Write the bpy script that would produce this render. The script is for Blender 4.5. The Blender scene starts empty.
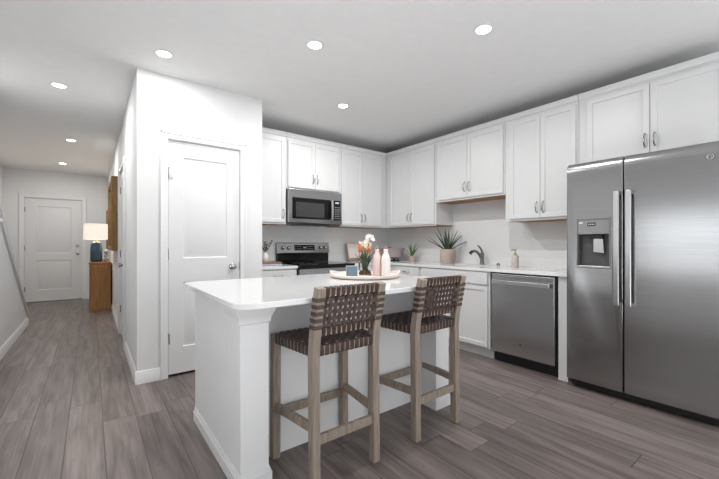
import bpy, bmesh, math, random
from mathutils import Vector, Matrix
random.seed(7)
PI = math.pi
SC = bpy.context.scene
COL = SC.collection

# ------------------------------------------------------------------ camera, world, light, exposure
cam_d = bpy.data.cameras.new('camera'); cam = bpy.data.objects.new('camera', cam_d); COL.objects.link(cam)
cam.location = (0, 0, 1.147); cam.rotation_euler = (PI/2, 0, -0.654)
cam_d.sensor_width = 36; cam_d.lens = 350.7/719*36; cam_d.shift_y = 4.5/719; cam_d.clip_start = .02
SC.camera = cam
vs = SC.view_settings
vs.view_transform = 'Standard'; vs.look = 'None'; vs.gamma = 1; vs.exposure = 0.03; vs.use_curve_mapping = False
WINDOW_W, SIDE_W, DOWN_W, FILL_W = 60, 8.5, 14, 86
world = bpy.data.worlds.new('sky'); SC.world = world; world.use_nodes = True
wn = world.node_tree.nodes; bg = wn['Background']
sky = wn.new('ShaderNodeTexSky'); sky.sky_type = 'HOSEK_WILKIE'; sky.turbidity = 4
world.node_tree.links.new(sky.outputs[0], bg.inputs[0]); bg.inputs[1].default_value = 1.0

def area(name, loc, rot, sx, sy, power, color=(1, 1, 1), spread=PI):
    l = bpy.data.lights.new(name, 'AREA'); l.shape = 'RECTANGLE'; l.size = sx; l.size_y = sy
    l.energy = power; l.color = color; l.spread = spread
    o = bpy.data.objects.new(name, l); COL.objects.link(o); o.location = loc; o.rotation_euler = rot
    return o
# daylight through the sliding door and the window behind the camera, and the side window
area('daylight_sliding_door', (2.10, -4.36, 1.12), (PI/2, 0, 0), 2.7, 2.1, WINDOW_W, (.965, .985, 1))
area('daylight_side_window', (-.70, 1.05, 1.47), (0, -PI/2, 0), .54, 1.3, SIDE_W*.68, (.965, .985, 1))
area('daylight_side_window', (-.70, 1.05, .99), (0, -PI/2, 0), .24, 1.3, SIDE_W*.32, (.965, .985, 1))

# added fill lamp facing up from the floor behind the camera, brightens the ceiling
area('added_floor_fill', (1.4, -2.0, .06), (PI, 0, 0), 3.2, 3.6, FILL_W, (.975, .985, 1))

# ------------------------------------------------------------------ materials
def nodes_of(name):
    m = bpy.data.materials.new(name); m.use_nodes = True
    return m, m.node_tree.nodes, m.node_tree.links, m.node_tree.nodes['Principled BSDF']
def mat(name, col, rough=.5, metal=0, spec=.5, var=.03, scale=12, bump=0, bscale=80, stretch=None, emis=None, estr=0, trans=0, ior=1.45, aniso=0, coat=0):
    m, N, L, P = nodes_of(name)
    tc = N.new('ShaderNodeTexCoord'); mp = N.new('ShaderNodeMapping')
    L.new(tc.outputs['Object'], mp.inputs[0])
    if stretch: mp.inputs['Scale'].default_value = stretch
    nz = N.new('ShaderNodeTexNoise'); nz.inputs['Scale'].default_value = scale; nz.inputs['Detail'].default_value = 4
    L.new(mp.outputs[0], nz.inputs['Vector'])
    rp = N.new('ShaderNodeValToRGB')
    a = [max(0, c*(1-var)) for c in col]; b = [min(1, c*(1+var)) for c in col]
    rp.color_ramp.elements[0].color = (*a, 1); rp.color_ramp.elements[1].color = (*b, 1)
    rp.color_ramp.elements[0].position = .3; rp.color_ramp.elements[1].position = .7
    L.new(nz.outputs['Fac'], rp.inputs[0]); L.new(rp.outputs[0], P.inputs['Base Color'])
    P.inputs['Roughness'].default_value = rough; P.inputs['Metallic'].default_value = metal
    P.inputs['Specular IOR Level'].default_value = spec; P.inputs['IOR'].default_value = ior
    P.inputs['Transmission Weight'].default_value = trans; P.inputs['Coat Weight'].default_value = coat
    if aniso:
        P.inputs['Anisotropic'].default_value = aniso
        tg = N.new('ShaderNodeTangent'); tg.direction_type = 'RADIAL'; tg.axis = 'Z'
        L.new(tg.outputs[0], P.inputs['Tangent'])
    if emis:
        P.inputs['Emission Color'].default_value = (*emis, 1); P.inputs['Emission Strength'].default_value = estr
    if bump:
        n2 = N.new('ShaderNodeTexNoise'); n2.inputs['Scale'].default_value = bscale; n2.inputs['Detail'].default_value = 3
        L.new(mp.outputs[0], n2.inputs['Vector'])
        bp = N.new('ShaderNodeBump'); bp.inputs['Strength'].default_value = bump; bp.inputs['Distance'].default_value = .002
        L.new(n2.outputs['Fac'], bp.inputs['Height']); L.new(bp.outputs[0], P.inputs['Normal'])
    return m
def wood(name, c1, c2, rough=.5, axis='z', scale=6, stretch=12, bump=.15):
    m, N, L, P = nodes_of(name)
    tc = N.new('ShaderNodeTexCoord'); mp = N.new('ShaderNodeMapping'); L.new(tc.outputs['Object'], mp.inputs[0])
    s = {'x': (1, stretch, stretch), 'y': (stretch, 1, stretch), 'z': (stretch, stretch, 1)}[axis]
    mp.inputs['Scale'].default_value = s
    nz = N.new('ShaderNodeTexNoise'); nz.inputs['Scale'].default_value = scale; nz.inputs['Detail'].default_value = 8
    nz.inputs['Roughness'].default_value = .65; nz.inputs['Distortion'].default_value = .6
    L.new(mp.outputs[0], nz.inputs['Vector'])
    rp = N.new('ShaderNodeValToRGB'); rp.color_ramp.elements[0].color = (*c1, 1); rp.color_ramp.elements[1].color = (*c2, 1)
    rp.color_ramp.elements[0].position = .3; rp.color_ramp.elements[1].position = .7
    L.new(nz.outputs['Fac'], rp.inputs[0]); L.new(rp.outputs[0], P.inputs['Base Color'])
    P.inputs['Roughness'].default_value = rough
    bp = N.new('ShaderNodeBump'); bp.inputs['Strength'].default_value = bump; bp.inputs['Distance'].default_value = .002
    L.new(nz.outputs['Fac'], bp.inputs['Height']); L.new(bp.outputs[0], P.inputs['Normal'])
    return m
def floor_mat():
    m, N, L, P = nodes_of('grey_oak_planks')
    def math_(op, a, b=None, c=None):
        n = N.new('ShaderNodeMath'); n.operation = op
        for i, v in enumerate((a, b, c)):
            if v is None: continue
            if isinstance(v, (int, float)): n.inputs[i].default_value = v
            else: L.new(v, n.inputs[i])
        return n.outputs[0]
    tc = N.new('ShaderNodeTexCoord'); sp = N.new('ShaderNodeSeparateXYZ'); L.new(tc.outputs['Object'], sp.inputs[0])
    W, LN = .178, 1.22
    u = math_('DIVIDE', math_('ADD', sp.outputs[0], .115+20*.178), W); row = math_('FLOOR', u); fu = math_('SUBTRACT', u, row)
    wn1 = N.new('ShaderNodeTexWhiteNoise'); wn1.noise_dimensions = '1D'; L.new(row, wn1.inputs['W'])
    v = math_('ADD', math_('DIVIDE', math_('ADD', sp.outputs[1], 20), LN), wn1.outputs['Value'])
    colm = math_('FLOOR', v); fv = math_('SUBTRACT', v, colm)
    cmb = N.new('ShaderNodeCombineXYZ'); L.new(row, cmb.inputs[0]); L.new(colm, cmb.inputs[1])
    wn2 = N.new('ShaderNodeTexWhiteNoise'); wn2.noise_dimensions = '2D'; L.new(cmb.outputs[0], wn2.inputs['Vector'])
    pid = wn2.outputs['Value']
    # seams
    du = math_('MULTIPLY', math_('MINIMUM', fu, math_('SUBTRACT', 1, fu)), W)
    dv = math_('MULTIPLY', math_('MINIMUM', fv, math_('SUBTRACT', 1, fv)), LN)
    seam = math_('MINIMUM', math_('DIVIDE', math_('MINIMUM', du, dv), .0036), 1)
    # grain
    gx = math_('MULTIPLY', sp.outputs[0], 1.0)
    c2 = N.new('ShaderNodeCombineXYZ'); L.new(gx, c2.inputs[0]); L.new(sp.outputs[1], c2.inputs[1]); L.new(math_('MULTIPLY', pid, 37), c2.inputs[2])
    mp = N.new('ShaderNodeMapping'); mp.inputs['Scale'].default_value = (11, .8, 1); L.new(c2.outputs[0], mp.inputs[0])
    n1 = N.new('ShaderNodeTexNoise'); n1.inputs['Scale'].default_value = 1.6; n1.inputs['Detail'].default_value = 6; n1.inputs['Distortion'].default_value = .9; n1.inputs['Roughness'].default_value = .62
    L.new(mp.outputs[0], n1.inputs['Vector'])
    mp2 = N.new('ShaderNodeMapping'); mp2.inputs['Scale'].default_value = (46, 1.0, 1); L.new(c2.outputs[0], mp2.inputs[0])
    n2 = N.new('ShaderNodeTexNoise'); n2.inputs['Scale'].default_value = 2.5; n2.inputs['Detail'].default_value = 4; L.new(mp2.outputs[0], n2.inputs['Vector'])
    # cathedral figure: contour lines of a slow noise stretched along the plank
    mp3 = N.new('ShaderNodeMapping'); mp3.inputs['Scale'].default_value = (5.5, .55, 1); L.new(c2.outputs[0], mp3.inputs[0])
    n3 = N.new('ShaderNodeTexNoise'); n3.inputs['Scale'].default_value = 1.5; n3.inputs['Detail'].default_value = 2.5; L.new(mp3.outputs[0], n3.inputs['Vector'])
    fig = math_('PINGPONG', math_('MULTIPLY', n3.outputs['Fac'], 9), 1)
    g = math_('ADD', math_('MULTIPLY', n1.outputs['Fac'], .60), math_('ADD', math_('MULTIPLY', n2.outputs['Fac'], .27), math_('MULTIPLY', fig, .13)))
    rp = N.new('ShaderNodeValToRGB'); e = rp.color_ramp.elements
    e[0].position = .33; e[0].color = (*FLOOR_D, 1); e[1].position = .70; e[1].color = (*FLOOR_L, 1)
    L.new(g, rp.inputs[0])
    br = math_('MULTIPLY', math_('ADD', math_('MULTIPLY', pid, .34), .83), math_('ADD', math_('MULTIPLY', seam, .78), .22))
    mx = N.new('ShaderNodeVectorMath'); mx.operation = 'SCALE'; L.new(rp.outputs[0], mx.inputs[0]); L.new(br, mx.inputs['Scale'])
    L.new(mx.outputs[0], P.inputs['Base Color'])
    P.inputs['Roughness'].default_value = .42; P.inputs['Specular IOR Level'].default_value = .4
    bp = N.new('ShaderNodeBump'); bp.inputs['Strength'].default_value = .35; bp.inputs['Distance'].default_value = .0015
    L.new(math_('ADD', math_('MULTIPLY', g, .4), seam), bp.inputs['Height']); L.new(bp.outputs[0], P.inputs['Normal'])
    return m
FLOOR_D, FLOOR_L = (.098, .077, .070), (.262, .222, .208)
M = {}
M['floor'] = floor_mat()
M['wall'] = mat('wall_paint', (.745, .75, .752), .75, bump=.08, bscale=260, var=.01)
M['ceil'] = mat('ceiling_paint', (.80, .80, .80), .9, bump=.2, bscale=140, var=.015)
M['trim'] = mat('trim_paint', (.78, .785, .79), .38, var=.01)
M['door'] = mat('door_paint', (.72, .725, .73), .42, var=.01)
M['cab'] = mat('cabinet_paint', (.685, .69, .695), .36, var=.01)
M['island'] = mat('island_paint', (.82, .825, .827), .45, var=.01)
M['ply'] = wood('cabinet_underside_ply', (.27, .12, .03), (.42, .2, .06), .5, 'y', 5, 8)
M['quartz'] = mat('white_quartz', (.80, .803, .807), .12, var=.012, scale=30, coat=.3)
M['steel'] = mat('brushed_steel', (.37, .37, .375), .2, metal=1, var=.05, scale=3, stretch=(1, 1, 60), aniso=.5, bump=.03, bscale=14)
M['steel_light'] = mat('light_brushed_steel', (.50, .50, .505), .22, metal=1, var=.05, scale=3, stretch=(1, 1, 60), aniso=.5, bump=.03, bscale=14)
M['steel_h'] = mat('satin_steel', (.56, .56, .565), .34, metal=1, var=.03)
M['chrome'] = mat('brushed_nickel', (.42, .415, .41), .27, metal=1, var=.02)
M['darkchrome'] = mat('dark_nickel', (.22, .22, .225), .22, metal=1, var=.02)
M['black'] = mat('black_plastic', (.012, .012, .013), .45, var=.1)
M['blackglass'] = mat('black_glass', (.006, .006, .0065), .12, var=.05, spec=.3)
M['greyglass'] = mat('microwave_window', (.05, .05, .052), .15, var=.05, spec=.4)
M['darkgrey'] = mat('dark_grey_plastic', (.08, .08, .082), .4, var=.05)
M['midgrey'] = mat('grey_plastic', (.26, .26, .265), .35, var=.03)
M['silver'] = mat('silver_paddle', (.75, .75, .75), .3, metal=.4, var=.05)
M['icon'] = mat('pale_print', (.7, .7, .7), .5)
M['cyan'] = mat('lit_digits', (.1, .1, .1), .4, emis=(.7, .9, 1), estr=.7)
M['stool'] = wood('weathered_oak', (.195, .155, .122), (.405, .338, .275), .6, 'z', 5, 14)
M['leather'] = mat('brown_leather', (.068, .041, .033), .45, var=.25, scale=30, bump=.25, bscale=300)
M['chest'] = wood('carved_mango_wood', (.22, .095, .028), (.42, .21, .075), .55, 'z', 4, 10, .3)
M['mirrorwood'] = wood('mirror_wood', (.17, .085, .022), (.32, .18, .06), .5, 'z', 5, 12)
M['mirror'] = mat('mirror_silver', (.9, .9, .9), .02, metal=1, var=.001)
M['blue'] = mat('blue_ceramic', (.018, .055, .095), .18, var=.35, scale=9, coat=.5)
M['brass'] = mat('aged_brass', (.5, .34, .12), .3, metal=1)
M['shade'] = mat('linen_shade', (.85, .82, .78), .8, emis=(1, .86, .70), estr=.5, bump=.1, bscale=300)
M['lens'] = mat('frosted_lens', (.9, .9, .9), .5, emis=(1, .98, .95), estr=14)
M['pot'] = mat('pinkish_clay', (.5, .405, .36), .75, var=.08, bump=.2, bscale=120)
M['soil'] = mat('dark_soil', (.04, .028, .02), .9, var=.4, scale=90, bump=.6, bscale=120)
M['aloe'] = mat('aloe_green', (.05, .085, .05), .45, var=.4, scale=18)
M['grassgreen'] = mat('bright_green_leaf', (.085, .17, .035), .45, var=.4, scale=25)
M['leafdark'] = mat('dark_green_leaf', (.04, .07, .03), .45, var=.4, scale=25)
M['olive'] = mat('grey_green_leaf', (.05, .06, .048), .55, var=.3, scale=30)
M['tray'] = mat('blush_wood', (.78, .69, .63), .55, var=.05, scale=8, stretch=(1, 9, 9))
M['bottlew'] = mat('white_ceramic', (.82, .79, .77), .3, var=.02)
M['bottlep'] = mat('blush_ceramic', (.76, .6, .56), .35, var=.03)
M['cork'] = wood('cork_wood', (.18, .1, .05), (.36, .22, .12), .7)
M['straw'] = mat('pale_straw', (.7, .66, .6), .5)
M['card'] = mat('slate_blue_card', (.14, .21, .26), .5, var=.12, scale=20)
M['cardframe'] = mat('silver_frame', (.5, .5, .5), .35, metal=.6)
M['petalw'] = mat('white_petal', (.86, .84, .80), .5, var=.04)
M['petaly'] = mat('cream_petal', (.80, .75, .62), .5, var=.08)
M['petalo'] = mat('orange_petal', (.50, .16, .05), .5, var=.5, scale=30)
M['moss'] = mat('brown_moss', (.13, .07, .03), .9, var=.5, scale=60, bump=.8, bscale=90)
M['vaseglass'] = mat('clear_glass', (1, 1, 1), .02, trans=1, ior=1.2, var=.001)
M['bowl'] = mat('dusty_mauve_bowl', (.40, .33, .335), .5, var=.06)
M['apple'] = mat('red_apple', (.36, .018, .014), .25, var=.4, scale=14)
M['book'] = mat('blush_cover', (.74, .64, .60), .5, var=.03)
M['paper'] = mat('paper_edge', (.8, .78, .74), .8, var=.03)
M['board'] = wood('brown_board', (.2, .10, .045), (.36, .2, .1), .5, 'x', 6, 12)
M['standwood'] = wood('grey_brown_stand', (.2, .16, .13), (.36, .3, .26), .6, 'x', 6, 12)
M['cloth'] = mat('pale_blue_cloth', (.48, .53, .66), .9, bump=.4, bscale=300)
M['soap'] = mat('blush_soap_bottle', (.62, .56, .52), .5, var=.04)
M['pinkflower'] = mat('pale_pink_petal', (.75, .5, .45), .6)
M['greystone'] = mat('grey_stone', (.33, .35, .36), .6, var=.15)
M['deck'] = mat('grey_paving', (.35, .34, .33), .9, var=.1)
M['glass'] = mat('window_glass', (1, 1, 1), .0, trans=1, ior=1.02, var=.001)
M['art'] = mat('muted_print', (.55, .5, .44), .6, var=.3, scale=6)

# ------------------------------------------------------------------ helpers
def NB(): return bmesh.new()
def box(bm, x0, x1, y0, y1, z0, z1, bev=0):
    vs_ = [bm.verts.new(p) for p in ((x0,y0,z0),(x1,y0,z0),(x1,y1,z0),(x0,y1,z0),(x0,y0,z1),(x1,y0,z1),(x1,y1,z1),(x0,y1,z1))]
    for f in ((0,3,2,1),(4,5,6,7),(0,1,5,4),(1,2,6,5),(2,3,7,6),(3,0,4,7)): bm.faces.new([vs_[i] for i in f])
    return bm
def bx(*a): return box(NB(), *a)
def frame_of(t):
    t = t.normalized(); a = Vector((0,0,1)) if abs(t.z) < .9 else Vector((1,0,0))
    u = t.cross(a).normalized(); return u, t.cross(u).normalized()
def tube(bm, pts, r, seg=10, caps=True):
    pts = [Vector(p) for p in pts]; n = len(pts); rs = r if isinstance(r, (list, tuple)) else [r]*n
    rings = []; u = None
    for i, p in enumerate(pts):
        t = (pts[min(i+1, n-1)] - pts[max(i-1, 0)]).normalized()
        if u is None: u, _ = frame_of(t)
        u = (u - t*u.dot(t)).normalized(); w = t.cross(u)
        rings.append([bm.verts.new(p + (u*math.cos(2*PI*k/seg) + w*math.sin(2*PI*k/seg))*rs[i]) for k in range(seg)])
    for a, b in zip(rings, rings[1:]):
        for k in range(seg): bm.faces.new((a[k], a[(k+1) % seg], b[(k+1) % seg], b[k]))
    if caps: bm.faces.new(rings[0][::-1]); bm.faces.new(rings[-1])
    return bm
def cyl(bm, p0, p1, r0, r1=None, seg=20): return tube(bm, [p0, p1], [r0, r0 if r1 is None else r1], seg)
def lathe(bm, prof, c=(0,0,0), seg=28, sx=1, sy=1):
    c = Vector(c); rings = []
    for r, z in prof:
        if r < 1e-5: rings.append([bm.verts.new(c + Vector((0,0,z)))])
        else: rings.append([bm.verts.new(c + Vector((r*sx*math.cos(2*PI*k/seg), r*sy*math.sin(2*PI*k/seg), z))) for k in range(seg)])
    for a, b in zip(rings, rings[1:]):
        for k in range(seg):
            k2 = (k+1) % seg
            if len(a) == 1 and len(b) == 1: continue
            if len(a) == 1: bm.faces.new((a[0], b[k2], b[k]))
            elif len(b) == 1: bm.faces.new((a[k], a[k2], b[0]))
            else: bm.faces.new((a[k], a[k2], b[k2], b[k]))
    return bm
def prism(bm, poly, z0, z1, to=lambda a, b, z: (a, b, z)):
    lo = [bm.verts.new(to(a, b, z0)) for a, b in poly]; hi = [bm.verts.new(to(a, b, z1)) for a, b in poly]
    bm.faces.new(lo[::-1]); bm.faces.new(hi); n = len(poly)
    for k in range(n): bm.faces.new((lo[k], lo[(k+1) % n], hi[(k+1) % n], hi[k]))
    return bm
def strap(bm, pts, wdir, width, th):
    pts = [Vector(p) for p in pts]; n = len(pts); wv = Vector(wdir).normalized(); rings = []
    for i, p in enumerate(pts):
        t = (pts[min(i+1, n-1)] - pts[max(i-1, 0)]).normalized()
        w = (wv - t*wv.dot(t)).normalized(); nn = t.cross(w).normalized()
        a = w*width/2; b = nn*th/2
        rings.append([bm.verts.new(p+a+b), bm.verts.new(p-a+b), bm.verts.new(p-a-b), bm.verts.new(p+a-b)])
    for a, b in zip(rings, rings[1:]):
        for k in range(4): bm.faces.new((a[k], a[(k+1) % 4], b[(k+1) % 4], b[k]))
    bm.faces.new(rings[0][::-1]); bm.faces.new(rings[-1])
    return bm
def ball(bm, c, r, sx=1, sy=1, sz=1, seg=12):
    g = bmesh.ops.create_uvsphere(bm, u_segments=seg, v_segments=max(6, seg//2+2), radius=r)
    for v in g['verts']: v.co = Vector((v.co.x*sx, v.co.y*sy, v.co.z*sz)) + Vector(c)
    return bm
def obj(name, bm, m, parent=None, bev=0, smooth=True, segs=2, ang=35):
    bmesh.ops.recalc_face_normals(bm, faces=bm.faces)
    if smooth:
        lim = math.radians(ang)
        for e in bm.edges:
            if len(e.link_faces) == 2 and e.calc_face_angle(0) > lim: e.smooth = False
        for f in bm.faces: f.smooth = True
    me = bpy.data.meshes.new(name); bm.to_mesh(me); bm.free()
    me.materials.append(M[m] if isinstance(m, str) else m)
    o = bpy.data.objects.new(name, me); COL.objects.link(o)
    if parent: o.parent = parent
    if bev:
        b = o.modifiers.new('edge', 'BEVEL'); b.width = bev; b.segments = segs; b.limit_method = 'ANGLE'; b.angle_limit = math.radians(40); b.use_clamp_overlap = True
    return o
def thing(name, label, cat, loc=(0,0,0), rot=0, group=None):
    o = bpy.data.objects.new(name, None); COL.objects.link(o); o.empty_display_size = .1
    o.location = loc; o.rotation_euler = (0, 0, rot); o['label'] = label; o['category'] = cat
    if group: o['group'] = group
    return o
def tag(o, label, cat, group=None):
    o['label'] = label; o['category'] = cat
    if group: o['group'] = group
    return o
def struct(o): o['kind'] = 'structure'; return o
def cut(o, bm):
    """subtract the closed shape BM (same local space) from O's mesh"""
    bmesh.ops.recalc_face_normals(bm, faces=bm.faces)
    me = bpy.data.meshes.new('tool'); bm.to_mesh(me); bm.free(); c = bpy.data.objects.new('tool', me); COL.objects.link(c)
    c.parent = o.parent
    md = o.modifiers.new('hole', 'BOOLEAN'); md.object = c; md.operation = 'DIFFERENCE'; md.solver = 'EXACT'
    bpy.context.view_layer.update()
    dg = bpy.context.evaluated_depsgraph_get()
    new = bpy.data.meshes.new_from_object(o.evaluated_get(dg)); o.modifiers.clear(); old = o.data; o.data = new
    bpy.data.meshes.remove(old); bpy.data.objects.remove(c)
def dup(root, loc, rot=None, label=None):
    r = root.copy(); COL.objects.link(r); r.location = loc
    if rot is not None: r.rotation_euler = (0, 0, rot)
    if label: r['label'] = label
    for ch in list(root.children):
        c = ch.copy(); COL.objects.link(c); c.parent = r
        for g in ch.children:
            d = g.copy(); COL.objects.link(d); d.parent = c
    return r
def shaker(w, h, t=.02, rail=.057, deep=.010):
    """door or drawer front, lower corner at the origin, front face at y=-t"""
    bm = bx(0, w, -t, 0, 0, h)
    bm.faces.ensure_lookup_table()
    f = min(bm.faces, key=lambda f: f.calc_center_median().y)
    bm.normal_update(); bmesh.ops.inset_individual(bm, faces=[f], thickness=rail); bm.normal_update()
    r = bmesh.ops.inset_individual(bm, faces=[f], thickness=.003)
    for v in f.verts: v.co.y += deep
    return bm
def panel_door(w, h, t, panels):
    """slab, front at y=0 with recessed moulded panels [(x0,x1,z0,z1)], stacked; back at y=t"""
    bm = NB(); xs = [0, panels[0][0], panels[0][1], w]; zs = [0]
    for p in panels: zs += [p[2], p[3]]
    zs.append(h)
    g = [[bm.verts.new((x, 0, z)) for x in xs] for z in zs]; pf = []
    for j in range(len(zs)-1):
        for i in range(3):
            f = bm.faces.new((g[j][i], g[j][i+1], g[j+1][i+1], g[j+1][i]))
            if i == 1 and j % 2 == 1: pf.append(f)
    back = [bm.verts.new(p) for p in ((0,t,0),(w,t,0),(w,t,h),(0,t,h))]
    bm.faces.new(back[::-1])
    bm.faces.new(g[0][::-1] + [back[0], back[1]]); bm.faces.new(g[-1] + [back[2], back[3]])
    bm.faces.new([g[j][0] for j in range(len(zs))] + [back[3], back[0]])
    bm.faces.new([g[j][3] for j in range(len(zs)-1, -1, -1)] + [back[1], back[2]])
    for f in pf:
        for th, dy in ((.012, .009), (.012, 0), (.035, -.007)):
            bm.normal_update()
            bmesh.ops.inset_individual(bm, faces=[f], thickness=th)
            for v in f.verts: v.co.y += dy
    return bm
def bow_pull(vertical=True, L=.10):
    """bow handle centred on the origin, standing off towards -y"""
    pts = []
    for k in range(13):
        s = -1 + 2*k/12; off = -.006 - .024*(1-s*s)**.5 if abs(s) < 1 else -.0
        pts.append((0, off, s*L/2) if vertical else (s*L/2, off, 0))
    bm = tube(NB(), pts, [.0066 - .002*abs(-1+2*k/12) for k in range(13)], 8)
    for s in (-1, 1):
        p = Vector((0, 0, s*L/2)) if vertical else Vector((s*L/2, 0, 0))
        cyl(bm, p, p + Vector((0, -.004, 0)), .0075, seg=10)
    return bm

# ------------------------------------------------------------------ room shell
H = 2.589
XL, XR, YB, YF = -.718, 3.75, -4.5, 9.3          # left wall, fridge wall, wall behind the camera, front door wall
PX, PY, PR, RW = .30, 3.38, 1.363, 4.15          # pantry corner, pantry front, pantry right side, range wall
struct(obj('floor', bx(-1.6, 3.9, -4.7, 9.5, -.1, 0), 'floor'))
struct(obj('ceiling', bx(-1.6, 3.9, -4.7, 9.5, H, H+.1), 'ceil'))
struct(obj('wall_right', bx(XR, XR+.12, -4.5, RW+.12, 0, H), 'wall'))
struct(obj('wall_rear', bx(PX+.12, XR, RW, RW+.12, 0, H), 'wall'))
# pantry closet
bm = NB(); box(bm, PX, .515, PY, PY+.12, 0, H); box(bm, 1.151, PR, PY, PY+.12, 0, H); box(bm, .515, 1.151, PY, PY+.12, 2.056, H)
struct(obj('wall_pantry', bm, 'wall'))
struct(obj('wall_pantry_side', bx(PR-.12, PR, PY+.12, RW, 0, H), 'wall'))
# hall wall with its door opening
HD0, HD1 = 4.62, 5.42
bm = NB(); box(bm, PX, PX+.12, PY+.12, HD0, 0, H); box(bm, PX, PX+.12, HD1, YF, 0, H); box(bm, PX, PX+.12, HD0, HD1, 2.05, H)
struct(obj('wall_hall', bm, 'wall'))
# front wall with door opening
FD0, FD1 = -1.03, -.13
bm = NB(); box(bm, -1.45, FD0, YF, YF+.14, 0, H); box(bm, FD1, PX+.12, YF, YF+.14, 0, H); box(bm, FD0, FD1, YF, YF+.14, 2.06, H)
struct(obj('wall_front', bm, 'wall'))
# left wall, opening beside the stairs; window opening behind the camera
bm = NB(); WY0, WY1, WZ0, WZ1 = .35, 1.75, .82, 1.80
box(bm, XL-.12, XL, YB, WY0, 0, H); box(bm, XL-.12, XL, WY1, 4.93, 0, H); box(bm, XL-.12, XL, WY0, WY1, 0, WZ0); box(bm, XL-.12, XL, WY0, WY1, WZ1, H)
box(bm, -1.45, XL-.12, 4.81, 4.93, 0, H)
struct(obj('wall_left', bm, 'wall'))
struct(obj('wall_stairs', bx(-1.45, -1.31, 4.93, YF, 0, H), 'wall'))
# wall behind the camera with the sliding door opening
bm = NB(); box(bm, XL-.12, .6, YB-.14, YB, 0, H); box(bm, 3.6, XR+.12, YB-.14, YB, 0, H); box(bm, .6, 3.6, YB-.14, YB, 2.25, H)
struct(obj('wall_behind', bm, 'wall'))
w = struct(obj('door_4', bx(.6, 3.6, YB-.09, YB-.085, .05, 2.2), 'glass'))
for x in (.6, 2.07, 3.54): struct(obj('window_frame', bx(x, x+.06, YB-.11, YB-.05, 0, 2.25), 'trim', w))
w = struct(obj('window_1', bx(XL-.07, XL-.065, WY0, WY1, WZ0, WZ1), 'glass'))
bm = NB(); box(bm, XL-.1, XL-.03, WY0, WY0+.05, WZ0, WZ1); box(bm, XL-.1, XL-.03, WY1-.05, WY1, WZ0, WZ1); box(bm, XL-.1, XL-.03, WY0, WY1, WZ0, WZ0+.05); box(bm, XL-.1, XL-.03, WY0, WY1, WZ1-.05, WZ1); box(bm, XL-.09, XL-.04, WY0, WY1, 1.12, 1.19)
struct(obj('window_frame', bm, 'trim', w))
struct(obj('patio_ground', bx(-8, 10, -14, -4.7, -.12, -.02), 'deck'))

def base_profile(bm, p, q, out, h=.105, t=.014):
    """baseboard from p to q (xy), thickness towards OUT"""
    p, q, out = Vector((*p, 0)), Vector((*q, 0)), Vector((*out, 0)); Z = Vector((0, 0, 1))
    prof = [(0, 0), (t, 0), (t, h*.76), (t*.62, h*.85), (t*.55, h*.95), (t*.2, h), (0, h)]
    a = [bm.verts.new(p + out*d + Z*z) for d, z in prof]; b = [bm.verts.new(q + out*d + Z*z) for d, z in prof]
    n = len(prof); bm.faces.new(a); bm.faces.new(b[::-1])
    for k in range(n): bm.faces.new((a[k], b[k], b[(k+1) % n], a[(k+1) % n]))
    return bm
T = .014
struct(obj('baseboard_pantry', base_profile(NB(), (PX-T, PY), (.473, PY), (0, -1)), 'trim'))
bm = base_profile(NB(), (1.2, PY), (PR, PY), (0, -1)); struct(obj('baseboard_pantry_end', bm, 'trim'))
bm = base_profile(NB(), (PX, PY), (PX, HD0-.06), (-1, 0)); base_profile(bm, (PX, HD1+.06), (PX, YF-.001), (-1, 0)); struct(obj('baseboard_hall', bm, 'trim'))
struct(obj('baseboard_left', base_profile(NB(), (XL, YB+.01), (XL, 6.83), (1, 0)), 'trim'))
bm = base_profile(NB(), (-1.3, YF), (FD0-.06, YF), (0, -1)); base_profile(bm, (FD1+.06, YF), (PX-T, YF), (0, -1)); struct(obj('baseboard_front', bm, 'trim'))
struct(obj('baseboard_right', base_profile(NB(), (XR, YB+.01), (XR, .29), (-1, 0)), 'trim'))

def casing(name, x0, x1, ztop, y, wd=.057, t=.016, axis='x'):
    """door casing around an opening, standing off the wall plane towards -y (or -x)"""
    bm = NB()
    for a0, a1, b0, b1 in ((x0-wd, x0, 0, ztop+wd), (x1, x1+wd, 0, ztop+wd), (x0, x1, ztop, ztop+wd)):
        if axis == 'x':
            box(bm, a0, a1, y-t, y, b0, b1)
        else: box(bm, y-t, y, a0, a1, b0, b1)
    # raised outer bead
    for a0, a1, b0, b1 in ((x0-wd, x0-wd+.016, 0, ztop+wd), (x1+wd-.016, x1+wd, 0, ztop+wd), (x0-wd, x1+wd, ztop+wd-.016, ztop+wd)):
        if axis == 'x': box(bm, a0, a1, y-t-.006, y-t, b0, b1)
        else: box(bm, y-t-.006, y-t, a0, a1, b0, b1)
    return struct(obj(name, bm, 'trim', bev=.002))
def jamb(name, x0, x1, ztop, y0, y1, axis='x', t=.012):
    bm = NB()
    for a0, a1, b0, b1 in ((x0, x0+t, 0, ztop), (x1-t, x1, 0, ztop), (x0+t, x1-t, ztop-t, ztop)):
        if axis == 'x': box(bm, a0, a1, y0, y1, b0, b1)
        else: box(bm, y0, y1, a0, a1, b0, b1)
    return struct(obj(name, bm, 'trim'))
def knob(parent, x, z, s=1):
    bm = lathe(NB(), [(0, 0), (.031, 0), (.031, .004), (.026, .008), (.011, .012), (.010, .03), (.018, .036), (.026, .046), (.027, .056), (.021, .064), (0, .067)], seg=20)
    bmesh.ops.rotate(bm, verts=bm.verts, cent=(0,0,0), matrix=Matrix.Rotation(PI/2, 3, 'X'))
    bmesh.ops.translate(bm, verts=bm.verts, vec=(x, 0, z))
    return obj('door_knob', bm, 'chrome', parent)
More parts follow.
